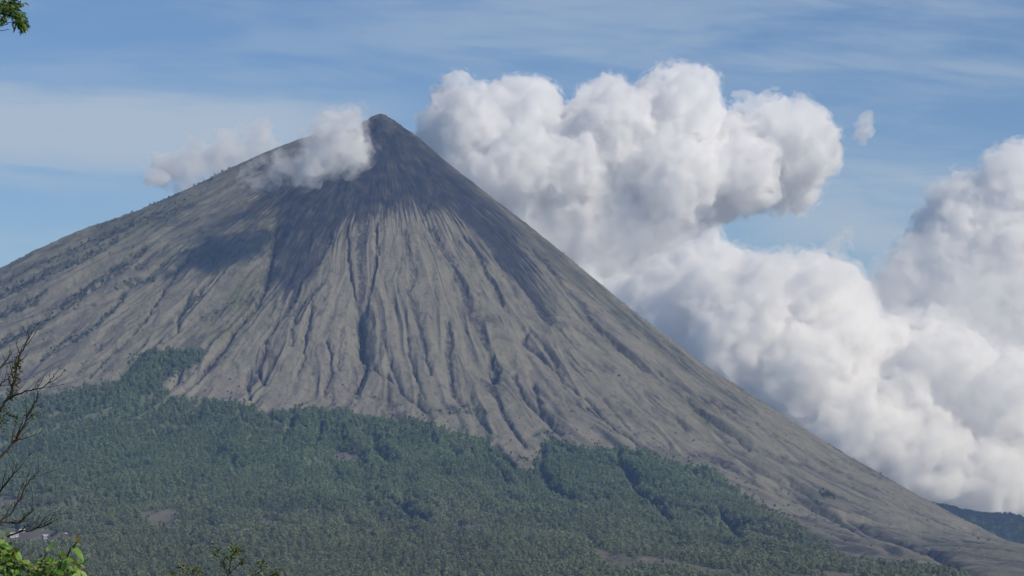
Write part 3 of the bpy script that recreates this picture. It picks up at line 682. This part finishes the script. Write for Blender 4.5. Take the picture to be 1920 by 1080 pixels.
# bare, half dead tree at the left edge
D = 26.0; sc_ = D/F
base = at(-110, 1000, D); base.z = gz(base.x, base.y)-.2
t = empty('bare_tree', base, 'bare dark tree with mossy twigs reaching in from the left edge', 'tree')
tr = [(base.x, base.y, base.z, .085), px(-104, 1180, D, 26), px(-96, 1010, D, 22), px(-84, 900, D, 18), px(-62, 800, D, 14), px(-40, 700, D, 10), px(-30, 620, D, 6), px(-24, 560, D, 3)]
add_tubes('trunk', [refine(tr, .01, 1)], bark, t)
BR = [
 [(-75,850,9),(-30,795,7),(0,768,6),(12,750,5),(20,742,5),(27,715,5),(31,690,4.5),(36,670,4),(45,650,3),(55,632,2),(61,620,1.2)],
 [(16,748,4),(35,738,3.2),(58,732,2.6),(80,727,2.2),(95,713,1.8),(103,700,1.2)],
 [(-90,960,8),(-40,895,6.5),(0,858,5),(18,838,4.5),(30,824,4.2),(42,805,3.8),(50,785,3.6),(58,768,3),(66,752,2.4),(72,738,1.6)],
 [(-95,1000,6),(-40,945,4.5),(0,921,3.4),(18,898,3),(26,888,2.6),(38,878,1.8),(44,868,1.2)],
 [(-96,1020,6),(-40,1000,4.5),(0,975,3.6),(20,965,3.4),(38,935,3.2),(45,915,3),(56,902,2.2),(66,892,1.2)],
 [(-100,1040,6),(-40,1000,4.5),(0,981,3.6),(18,979,3.4),(35,981,3.2),(45,973,3.2),(55,963,2.6),(62,953,1.6)],
 [(-102,1075,6),(-30,1030,4.5),(20,1003,3.2),(45,996,3),(60,995,3.4),(68,991,3),(78,989,2.4),(89,981,1.3)],
 [(-45,720,5),(-20,705,4),(0,690,3),(10,680,2.4),(18,668,1.4)],
 [(-55,780,6),(-25,745,4),(-5,726,3),(8,715,2),(20,705,1.2)],
]
g = random.Random(4); yo = [0, -.25, .3, -.5, .15, .5, -.3, .4, .2]; tips = []
for i, br in enumerate(BR):
    pts = [px(u, v, D+yo[i]*min(1, k/3), w_) for k, (u, v, w_) in enumerate(br)]; main = refine(pts, .004, i)
    paths = [main]
    n = len(main)
    for k in range(n//3, n-1):
        if g.random() < .62:
            p0 = Vector(main[k][:3]); dr = (Vector(main[k+1][:3])-p0).normalized()
            dv = (dr + rdir(g, .5)*.65); dv.z = abs(dv.z)*.9; dv.normalize(); L = g.uniform(.06, .22)*(1.25 if k < n*.7 else .9)
            q = [(*p0, main[k][3]*.55)]; pp_ = p0.copy()
            for s in range(4):
                dv = (dv+rdir(g, .5)*.22).normalized(); pp_ = pp_+dv*L/4; q.append((*pp_, max(.0017, main[k][3]*.5*(1-s/4.5))))
                if s == 2 and g.random() < .8:
                    d3 = (dv+rdir(g, .5)*.8).normalized(); paths.append([(*pp_, .0026), (*(pp_+d3*L*.25), .002), (*(pp_+d3*L*.5+Vector((0, 0, .01))), .0014)])
            paths.append(q); tips.append((pp_, i))
    add_tubes('branch', paths, bark, t)
sp = []
def moss(u, v, ru, rv_, n, cols, dd=D, Ls=(.015, .035)):
    for _ in range(n):
        p = at(u+g.gauss(0, ru), v+g.gauss(0, rv_), dd+g.gauss(0, .07)); c0 = g.choice(cols)
        sp.append((p, rdir(g), rdir(g, .6), g.uniform(*Ls), g.uniform(.008, .018), [x_*g.uniform(.7, 1.3) for x_ in c0], .2))
olive = [(.05, .06, .018), (.075, .085, .025), (.03, .035, .015), (.09, .10, .035)]
moss(29, 705, 5, 19, 190, olive); moss(33, 680, 3.5, 10, 60, olive); moss(5, 785, 6, 12, 110, olive); moss(62, 778, 7, 6, 55, olive); moss(29, 783, 4, 5, 40, olive); moss(20, 735, 5, 6, 50, olive)
moss(28, 822, 4, 4, 10, [(.18, .08, .03)])
add_leaves('foliage', sp, t)

# leafy bush, bottom left
D = 11.0
base = at(20, 1080, D); base.z = gz(base.x, base.y)-.1
t = empty('leafy_bush', base, 'bright green broad-leaved bush in the bottom left corner', 'bush'); g = random.Random(11)
ST = [([(10,1300),(14,1150),(12,1070),(4,1025)], 7), ([(30,1300),(45,1160),(62,1090),(75,1062)], 7), ([(45,1300),(85,1170),(112,1080),(126,1045),(136,1025),(144,1016)], 6), ([(60,1300),(110,1190),(135,1120),(148,1075)], 6),
      ([(-20,1300),(-25,1150),(-20,1060),(-8,1018)], 7), ([(25,1300),(32,1170),(40,1100),(38,1060)], 6), ([(40,1300),(70,1180),(95,1110),(104,1070)], 5), ([(112,1080),(128,1062),(142,1042),(152,1036)], 3), ([(62,1090),(82,1050),(88,1034)], 3)]
for i, (st, w_) in enumerate(ST):
    n = len(st); pts = [px(u, v, D+.25*math.sin(i*2.1)*(k/n), w_*(1-.75*k/n)) for k, (u, v) in enumerate(st)]
    if i < 7: pts = [(base.x+.05*(i-3), base.y+.04*((i*3) % 5-2), base.z, w_*D/F/2*1.2)] + pts
    add_tubes('stem', [refine(pts, .004, 40+i)], bark_g, t)
tw = []
for _ in range(18):
    u = g.uniform(20, 120); v = g.uniform(1055, 1085); a_ = g.gauss(.1, .35); Lp = g.uniform(25, 62); y_ = D+g.uniform(-.05, .4)
    tw.append(refine([px(u, v, y_, 1.8), px(u+Lp*.5*math.sin(a_), v-Lp*.5*math.cos(a_), y_, 1.4), px(u+Lp*math.sin(a_*1.3), v-Lp*math.cos(a_*1.3), y_, .8)], .0025, 300+_))
for q_ in tw: add_tubes('twig', [q_], bark_g, t)
greens = [(.13, .24, .035), (.17, .28, .05), (.09, .18, .028), (.21, .30, .075), (.055, .11, .02), (.11, .21, .03)]
sp = []
def leaf_at(u, v, L, W_, dd, col=None, dirv=None, nor=None, dr=.25):
    p = at(u, v, dd); col = col or [x_*g.uniform(.75, 1.25) for x_ in g.choice(greens)]
    sp.append((p, dirv or (g.gauss(0, 1), g.gauss(-.2, .6), g.gauss(.15, .6)), nor or (g.gauss(.2, .5), g.gauss(-.5, .5), g.gauss(.7, .4)), L, W_, col, dr))
for _ in range(1000):      # body of the bush, thicker to the left and downward
    u = g.uniform(-70, 150); top = np.interp(u, [-70, 0, 18, 35, 60, 90, 125, 150], [996, 1010, 1022, 1042, 1050, 1046, 1042, 1052]); v = top + abs(g.gauss(0, 40))+g.uniform(0, 12)
    leaf_at(u, v, g.uniform(.022, .050), g.uniform(.010, .026), D+g.uniform(-.25, .35), None if g.random() < .72 else [x_*g.uniform(.7, 1.2) for x_ in g.choice([(.22, .24, .06), (.20, .16, .06), (.16, .20, .09), (.04, .06, .02)])], None, None, g.uniform(0, .6))
for _ in range(900):
    u = g.uniform(-120, 190); v = g.uniform(1090, 1330); leaf_at(u, v, g.uniform(.035, .06), g.uniform(.02, .034), D+g.uniform(-.35, .45))
for u, v, L, W_, dx, dz in [(0,1022,.05,.034,-.4,-.9),(-4,1012,.055,.036,.8,-.5),(12,1030,.045,.026,.9,-.35),(26,1032,.045,.026,.75,-.7),(20,1040,.045,.028,.9,-.5),(132,1027,.055,.030,.9,-.25),(138,1030,.055,.030,.75,-.65),
    (88,1048,.045,.020,.95,-.25),(96,1030,.040,.016,.2,.95),(116,1044,.04,.02,-.2,.95),(113,1042,.035,.02,.6,.6),(120,1050,.04,.022,.95,.1),(126,1058,.04,.022,.6,-.8),(105,1062,.045,.024,-.8,-.5),(140,1062,.045,.022,.5,-.85),(150,1070,.045,.024,.7,-.7),
    (63,1055,.035,.012,.95,.2),(50,1060,.04,.014,.9,.3),(4,1000,.035,.016,-.8,.5),(10,1006,.035,.014,.4,.8),(88,1036,.03,.014,.1,1)]:
    leaf_at(u, v, L, W_, D-.12+g.uniform(-.06, .06), [x_*1.15 for x_ in g.choice(greens[:4])], (dx, g.uniform(-.3, .1), dz), (.3, -.6, .7))
for u, v, dx, dz in [(138,1018,.9,-.1),(141,1017,.7,.3)]: leaf_at(u, v, .03, .012, D-.1, (.26, .30, .08), (dx, 0, dz), (.1, -.6, .7))
add_leaves('foliage', sp, t)
sp = []
for dx, dz in [(.35, .95), (.9, .45), (.75, -.1), (-.25, 1), (.1, .9), (.95, .2)]: leaf_at(144+g.uniform(-1, 1), 1013+g.uniform(-1, 1), .022, .006, D-.1, (.32, .17, .05), (dx, -.1, dz), (.1, -.8, .4), .1)
b_ = add_leaves('bud', sp, t); b_['label'] = 'orange-tinted young leaf bud at the shoot tip'

# slim saplings poking up from the bottom edge
def sapling(name, label, D, stems, clumps, seed, Lr, wood=bark, cols=None):
    global sp
    g = random.Random(seed); u0, v0 = stems[0][0][:2]
    base = at(u0, v0, D); base.z = gz(base.x, base.y)-.1
    t = empty(name, base, label, 'sapling' if name == 'sapling' else 'shrub')
    first = [(base.x, base.y, base.z, stems[0][0][2]*D/F*.9)] + [px(u, v, D, w_) for u, v, w_ in stems[0]]
    add_tubes('trunk', [refine(first, .004, seed)], wood, t)
    for k, s in enumerate(stems[1:]): add_tubes('branch', [refine([px(u, v, D, w_) for u, v, w_ in s], .003, seed+k+1)], wood, t)
    sp = []; cols = cols or [(.09, .12, .028), (.13, .17, .04), (.045, .06, .018), (.18, .20, .06)]
    for u, v, ru, rv_, n in clumps:
        for _ in range(n):
            p = at(u+g.gauss(0, ru), v+g.gauss(0, rv_), D+g.gauss(0, .04))
            sp.append((p, rdir(g, .4), rdir(g, .5), g.uniform(*Lr), g.uniform(Lr[0]*.45, Lr[1]*.5), [x_*g.uniform(.7, 1.3) for x_ in g.choice(cols)], .2))
    add_leaves('foliage', sp, t); return t
sapling('sapling', 'slim dark sapling with five leaf tufts standing at the bottom edge', 20.0,
        [[(426,1140,3.4),(428,1080,3),(430,1072,2.8),(431,1060,2.6),(433,1050,2.4),(437,1040,2.2),(442,1030,1.5)], [(430,1073,2.2),(424,1067,1.8),(419,1062,1.6),(420,1047,1.4),(421,1040,1)], [(430,1074,2.2),(439,1067,2),(451,1057,1.8),(457,1050,1.2)], [(423,1066,1.4),(414,1052,1.2),(408,1038,1)]],
        [(407,1034,4,6,42),(440,1029,6,5,60),(448,1035,4,4,26),(436,1042,3,6,30),(419,1060,4,4,24),(421,1046,4,4,16),(454,1054,5,4,40)], 21, (.016, .032))
sapling('sapling', 'short sapling with two leaf tufts right of the five-tufted sapling', 20.0,
        [[(480,1140,3),(484,1090,2.6),(487,1075,2.2),(491,1062,1.6)], [(486,1082,2),(505,1082,1.8),(518,1074,1.2)]],
        [(491,1060,5,5,52),(518,1075,7,4,52),(478,1076,5,4,24),(500,1082,8,4,30)], 31, (.016, .032))
sapling('shrub', 'thin yellow-green shrub top left of the five-tufted sapling', 18.0,
        [[(350,1140,3),(352,1090,2.5),(345,1072,1.8),(342,1058,1.2)], [(352,1090,2),(362,1075,1.6),(363,1064,1)], [(352,1094,2),(372,1078,1.6),(376,1064,1)], [(350,1094,2),(332,1082,1.5),(322,1076,1)]],
        [(342,1064,5,5,22),(362,1070,6,5,34),(376,1068,4,5,18),(326,1078,6,3,18),(350,1084,14,4,50)], 41, (.018, .034), bark_g, [(.15, .19, .05), (.10, .13, .035), (.20, .22, .08)])

# overhanging leafy tree, top left corner
D = 18.0
base = at(-330, 900, D); base.z = gz(base.x, base.y)-.2
t = empty('leafy_tree', base, 'leafy green branch of a tree hanging into the top left corner', 'tree'); g = random.Random(51)
add_tubes('trunk', [refine([(base.x, base.y, base.z, .14), px(-330, 900, D, 70), px(-320, 500, D, 58), px(-310, 150, D, 46), px(-300, -100, D, 30), px(-290, -260, D, 16)], .01, 51)], bark, t)
BRS = [[(-315,200,22),(-200,90,15),(-90,35,9),(-30,26,5),(0,25,3.4),(12,27,3),(24,30,2.4),(34,38,1.8),(42,52,1.2)], [(-200,90,9),(-90,62,5),(-20,51,2.6),(0,49,2),(10,46,1.8),(18,43,1.4),(24,41,1)], [(-310,80,16),(-200,-10,11),(-80,-14,7),(-10,-8,4),(10,2,2.6),(25,8,1.8),(34,12,1.2)],
       [(-200,90,7),(-90,72,3.5),(-15,56,1.6),(4,57,1.3),(18,56,.9)], [(24,30,1.6),(25,40,1.3),(25,50,.9)], [(-305,-40,14),(-180,-90,9),(-40,-60,5),(0,-30,3),(14,-10,2)]]
for i, br in enumerate(BRS): add_tubes('branch', [refine([px(u, v, D+.15*math.sin(i*1.7)*min(1, k/4), w_) for k, (u, v, w_) in enumerate(br)], .003, 60+i)], bark, t)
sp = []
def droop(u, v, ru, rv_, n):
    for _ in range(n):
        p = at(u+g.gauss(0, ru), v+g.gauss(0, rv_), D+g.gauss(0, .08)); col = g.choice([(.10, .19, .03), (.15, .25, .05), (.05, .10, .018), (.19, .28, .08), (.03, .06, .012)])
        sp.append((p, (g.gauss(.45, .55), g.gauss(0, .5), g.gauss(-.65, .4)), rdir(g, .7), g.uniform(.024, .05), g.uniform(.009, .016), [x_*g.uniform(.75, 1.25) for x_ in col], .25))
droop(12, 8, 9, 6, 150); droop(28, 9, 6, 5, 80); droop(20, 20, 6, 5, 50); droop(34, 30, 4.5, 4, 70); droop(40, 40, 4.5, 6, 110); droop(31, 40, 3, 4, 40); droop(2, 36, 4, 4, 30); droop(42, 50, 3, 3, 30); droop(5, 14, 8, 6, 70)
for _ in range(2600):
    u = g.uniform(-420, -6); v = g.gauss(-60, 90)
    if u > -60 and v > 30: continue
    droop(u, v, 4, 4, 1)
add_leaves('foliage', sp, t)

# ------------------------------------------------------------------ clouds: real volumes
def cloud_mat(name, dens, aniso=0.0, color=(1, 1, 1), nscale=None, lo_=.4, hi_=.6, absorb=False):
    m = bpy.data.materials.new(name); m.use_nodes = True; nt = m.node_tree; nt.nodes.clear()
    o = nd(nt, 'ShaderNodeOutputMaterial'); v = nd(nt, 'ShaderNodeVolumePrincipled')
    v.inputs['Color'].default_value = (*color, 1); v.inputs['Density'].default_value = dens; v.inputs['Anisotropy'].default_value = aniso
    v.inputs['Absorption Color'].default_value = (0, 0, 0, 1) if absorb else (1, 1, 1, 1)
    if nscale:
        t_ = nd(nt, 'ShaderNodeTexCoord'); n = noise(nt, t_.outputs['Object'], nscale, 4, .6)
        m.cycles.volume_step_rate = .5
        nt.links.new(mth(nt, 'MULTIPLY', sstep(nt, n, lo_, hi_), dens), v.inputs['Density'])
    nt.links.new(v.outputs[0], o.inputs['Volume']); return m
ICO = None
def blob_mesh(spheres, voxel):
    global ICO
    bm = bmesh.new(); bmesh.ops.create_icosphere(bm, subdivisions=3, radius=1.0)
    iv = np.array([v.co[:] for v in bm.verts]); bm.verts.ensure_lookup_table(); fi = np.array([[v.index for v in f.verts] for f in bm.faces]); bm.free()
    V = np.concatenate([iv*s[3]*np.array([1, s[4] if len(s) > 4 else 1, 1])+np.array(s[:3]) for s in spheres]); Fc = np.concatenate([fi+k*len(iv) for k in range(len(spheres))])
    me = bpy.data.meshes.new('tmp'); me.from_pydata(V.tolist(), [], Fc.tolist()); o = bpy.data.objects.new('tmp', me); COL.objects.link(o)
    md = o.modifiers.new('r', 'REMESH'); md.mode = 'VOXEL'; md.voxel_size = voxel
    dg = bpy.context.evaluated_depsgraph_get(); e = o.evaluated_get(dg); m2 = bpy.data.meshes.new_from_object(e)
    n = len(m2.vertices); P = np.zeros(n*3); m2.vertices.foreach_get('co', P); NN = np.zeros(n*3); m2.vertex_normals.foreach_get('vector', NN)
    bpy.data.objects.remove(o); return m2, P.reshape(-1, 3), NN.reshape(-1, 3)
def make_cloud(name, label, spheres, voxel, amps, mat, drift=None):
    me, P, NN = blob_mesh(spheres, voxel)
    for sc_c, am, kind in amps:
        n = vnoise3(P/sc_c, int(sc_c)) + .5*vnoise3(P/sc_c*2.1, int(sc_c)+3)
        if kind == 'b': n = 1-2.0*np.abs(n)
        P = P + NN*(n*am)[:, None]
    me.vertices.foreach_set('co', P.astype(np.float32).ravel()); me.update()
    o = bpy.data.objects.new('tmp', me); COL.objects.link(o); md = o.modifiers.new('r', 'REMESH'); md.mode = 'VOXEL'; md.voxel_size = voxel*.8
    m2 = bpy.data.meshes.new_from_object(o.evaluated_get(bpy.context.evaluated_depsgraph_get())); bpy.data.objects.remove(o); me = m2
    P = np.zeros(len(me.vertices)*3); me.vertices.foreach_get('co', P); P = P.reshape(-1, 3)
    me.vertices.foreach_set('co', P.astype(np.float32).ravel()); me.update(); me.materials.append(mat); me.name = name
    me.polygons.foreach_set('use_smooth', np.ones(len(me.polygons), bool))
    o = bpy.data.objects.new(name, me); COL.objects.link(o); tag(o, label, 'cloud'); print('CLOUD', name, len(P)); return o
def add_veil(o, grow, dens, nscale, lo_, hi_, voxel):
    me = o.data; n = len(me.vertices); P = np.zeros(n*3); me.vertices.foreach_get('co', P); NN = np.zeros(n*3); me.vertex_normals.foreach_get('vector', NN)
    P = P.reshape(-1, 3) + NN.reshape(-1, 3)*grow*(1+.5*vnoise3(P.reshape(-1, 3)/110.0, 5))[:, None]
    m2 = me.copy(); m2.vertices.foreach_set('co', P.astype(np.float32).ravel()); m2.update()
    t_ = bpy.data.objects.new('tmp', m2); COL.objects.link(t_); md = t_.modifiers.new('r', 'REMESH'); md.mode = 'VOXEL'; md.voxel_size = voxel
    m3 = bpy.data.meshes.new_from_object(t_.evaluated_get(bpy.context.evaluated_depsgraph_get())); bpy.data.objects.remove(t_)
    m3.materials.clear(); m3.materials.append(cloud_mat('veil_air', dens, 0.0, (1, 1, 1), nscale, lo_, hi_)); m3.name = 'veil'
    v = bpy.data.objects.new('veil', m3); COL.objects.link(v); v.parent = o
def fill(poly, y0, n, rmin, rmax, thick, seed, extra=(), inset=1.05):
    """puffs filling a traced outline: big inside, small along the edge, heaped towards the viewer"""
    g = np.random.default_rng(seed); us = [q[0] for q in poly]; vs = [q[1] for q in poly]; S_ = []; s = y0/F
    tries = 0
    U = g.uniform(min(us), max(us), n*8); V = g.uniform(min(vs), max(vs), n*8); ok = inpoly(U, V, poly); U, V = U[ok], V[ok]; dd = polydist(U, V, poly)*s
    for u, v, d in zip(U, V, dd):
        if len(S_) >= n: break
        r_ = min(d*inset, rmax*g.uniform(.45, 1.0))
        if r_ < rmin: continue
        p = at(u, v, y0); depth = thick*math.sqrt(min(1, d/(rmax*1.6)))
        S_.append((p.x, y0-depth*g.uniform(-.7, 1.0), p.z, r_))
    # the outline itself gets a necklace of small puffs
    for (a, b_), (c_, e_) in zip(poly, poly[1:]+poly[:1]):
        L = math.hypot(c_-a, e_-b_); k = max(1, int(L/14))
        for i in range(k):
            t_ = (i+g.uniform(0, 1))/k; r_ = g.uniform(rmin, rmin*2.4); p = at(a+(c_-a)*t_, b_+(e_-b_)*t_, y0); cp = at(np.mean(us), np.mean(vs), y0)
            dv = (cp-p).normalized(); S_.append((p.x+dv.x*r_*.9, y0+g.normal()*60, p.z+dv.z*r_*.9, r_))
    for u, v, rp, dy in extra:
        p = at(u, v, y0+dy); S_.append((p.x, p.y, p.z, rp*s))
    return S_
MC = cloud_mat('cumulus', .026, 0.0, (.991, .991, .993), .0095, .36, .58, True)
A_ = [(812,205),(822,185),(838,168),(868,165),(893,175),(908,188),(940,175),(962,168),(990,164),(1018,172),(1034,182),(1036,205),(1048,222),(1078,208),(1095,180),(1118,160),(1148,152),(1172,160),(1188,182),(1212,178),(1224,152),(1250,136),(1285,132),(1315,138),(1335,152),(1340,182),(1318,205),
      (1350,222),(1400,232),(1450,230),(1478,205),(1512,198),(1542,222),(1558,256),(1567,298),(1545,325),(1525,355),(1495,384),(1460,372),(1430,372),(1390,392),(1345,402),(1325,418),(1308,436),(1330,470),(1320,560),(1200,640),(1080,600),(940,500),(850,400),(800,330),(795,260)]
cloudA = make_cloud('cloud', 'big white cumulus rising beside the summit, its rounded head pointing right', fill(A_, 14200, 420, 26, 380, 200, 1,
      [(985,300,55,-520),(930,330,50,-480),(1080,320,70,-430),(1150,230,60,-420),(1290,210,55,-360),(1500,270,62,-300),(1400,320,60,-420),(1270,330,75,-500),(880,230,50,-300),(1000,220,42,-300),(1130,420,90,-300)]), 11, [(150, 38, 'b'), (62, 24, 'b'), (27, 14, 'b'), (14, 5, 'n')], MC)
B_ = [(1050,520),(1180,540),(1290,470),(1318,448),(1345,470),(1385,490),(1440,505),(1480,498),(1520,492),(1555,500),(1590,520),(1615,545),(1640,585),(1690,640),(1730,622),(1780,615),(1825,640),(1850,690),(1900,680),(1960,700),(2060,720),(2080,1010),(1500,1030),(1300,900),(1150,680)]
cloudB = make_cloud('cloud', 'bright white cloud bank filling the sky low behind the right flank', fill(B_, 13000, 420, 26, 360, 220, 2,
      [(1420,560,60,-450),(1530,560,50,-450),(1380,640,70,-500),(1500,700,75,-520),(1600,800,80,-500),(1730,860,80,-480),(1850,900,70,-400),(1330,560,55,-400),(1580,640,45,-420),(1770,680,55,-420),(1700,740,45,-400),(1880,750,55,-420)]), 12, [(150, 38, 'b'), (62, 24, 'b'), (27, 14, 'b'), (14, 5, 'n')], MC)
C_ = [(1925,276),(1896,280),(1874,298),(1866,318),(1848,334),(1822,340),(1792,332),(1764,346),(1756,376),(1742,402),(1706,412),(1722,440),(1706,470),(1676,512),(1650,545),(1640,600),(1650,680),(1700,740),(1800,800),(1960,840),(2150,820),(2150,310),(2020,262)]
MC2 = cloud_mat('loose_cumulus', .019, 0.0, (.993, .993, .995), .0085, .41, .60, True)
cloudC = make_cloud('cloud', 'towering billowed cloud cut by the right edge of the picture', fill(C_, 15600, 420, 24, 300, 240, 3,
      [(1690,620,60,-200),(1660,570,40,-100),(1795,380,36,-330),(1790,440,34,-330),(1785,490,30,-330),(1760,660,60,-480),(1840,690,50,-420),(1890,330,45,-330),(1900,450,50,-350),(1870,560,50,-300),(1720,610,40,-300),(1700,500,26,-300)]), 12, [(120, 38, 'b'), (52, 22, 'b'), (25, 13, 'b'), (14, 5, 'n')], MC2)
add_veil(cloudA, 20, .010, .022, .50, .66, 16); add_veil(cloudB, 36, .008, .016, .48, .68, 18); add_veil(cloudC, 34, .009, .016, .48, .68, 16)
MD = cloud_mat('bank_mist', .0028, 0.0, (1, 1, 1), .004, .34, .66)
make_cloud('cloud', 'pale misty cloud filling the gap between the low bank and the towering cloud', fill([(1480,530),(1560,500),(1620,505),(1680,470),(1740,420),(1790,440),(1900,520),(2100,560),(2100,1010),(1700,1010),(1500,850),(1400,700)], 14500, 160, 60, 420, 300, 14, inset=1.0), 30, [(220, 60, 'b'), (90, 30, 'n')], MD)
make_cloud('cloud', 'soft grey mist of cloud behind the right shoulder of the cone', fill([(800,330),(870,350),(960,360),(1060,390),(1200,410),(1300,440),(1340,520),(1320,640),(1200,660),(1050,560),(900,430)], 13700, 140, 60, 380, 260, 15, inset=1.0), 28, [(200, 55, 'b'), (85, 28, 'n')], MD)
MW = cloud_mat('thin_cloud', .010)
make_cloud('cloud', 'torn lacy wisp on top of the right head of the cumulus', fill([(1352,212),(1372,182),(1398,172),(1430,186),(1452,166),(1466,162),(1476,185),(1490,205),(1470,232),(1440,236),(1400,232),(1368,228)], 14000, 60, 12, 60, 60, 5, inset=.6), 8, [(70, 26, 'b'), (34, 15, 'n'), (18, 8, 'n')], MW)
make_cloud('cloud', 'small detached puff of cloud alone in the blue to the right', fill([(1602,232),(1618,214),(1634,210),(1637,235),(1626,262),(1610,268),(1600,250)], 13800, 30, 12, 40, 40, 6, inset=.7), 8, [(60, 22, 'b'), (30, 12, 'n')], MW)
make_cloud('cloud', 'thin upright wisp streaming off the low cloud bank', fill([(1500,500),(1540,470),(1572,440),(1592,420),(1594,450),(1578,490),(1600,520),(1560,530)], 13500, 60, 10, 45, 50, 7, inset=.6), 8, [(60, 22, 'b'), (30, 14, 'n')], cloud_mat('faint_cloud', .006))
# cloud on the summit: hangs in front of the slope and throws its shadow down to the left
MS = cloud_mat('summit_cloud', .046, nscale=.026, lo_=.40, hi_=.64)
YS = 6355
SPH = fill([(592,246),(612,222),(640,208),(668,205),(677,225),(674,250),(686,275),(690,292),(672,308),(640,312),(600,330),(572,338),(548,330),(560,300),(590,275)], YS, 120, 8, 44, 95, 8, [(640,250,20,0),(655,280,20,0),(610,300,22,0)], .75)
cs = make_cloud('cloud', 'small white cloud clinging to the slope just left of the summit', SPH, 4.5, [(55, 14, 'b'), (24, 8, 'n'), (11, 4, 'n')], MS)
add_veil(cs, 15, .011, .030, .42, .66, 7)
MV = cloud_mat('slope_veil', .016, nscale=.022, lo_=.38, hi_=.66)
make_cloud('cloud', 'thin ragged veil trailing left across the slope from the small summit cloud', fill([(430,335),(470,312),(520,285),(565,262),(600,245),(625,270),(610,310),(580,346),(540,348),(500,336),(470,330)], 6560, 110, 8, 30, 45, 18, inset=.7), 5, [(60, 16, 'b'), (26, 9, 'n')], MV)
ML = cloud_mat('grey_cloud', .026, nscale=.013, lo_=.36, hi_=.66)
make_cloud('cloud', 'pale grey torn cloud drifting above the left shoulder of the cone', fill([(258,325),(290,300),(340,275),(400,255),(450,242),(500,232),(515,228),(505,250),(500,280),(540,285),(470,330),(400,360),(320,350),(270,342)], 7600, 160, 10, 60, 70, 9, inset=.7), 7, [(70, 18, 'b'), (30, 9, 'n')], ML)

# ------------------------------------------------------------------ haze
bv, bf = boxv(-7200, 7200, -1500, 11300, -420, 1000)
hm = cloud_mat('haze_air', HAZE_DENSITY, 0.0, HAZE_COLOR)
hz = mesh_obj('haze', bv, bf, hm); tag(hz, 'thin blue haze between the viewer and the volcano', 'haze', None, 'stuff')
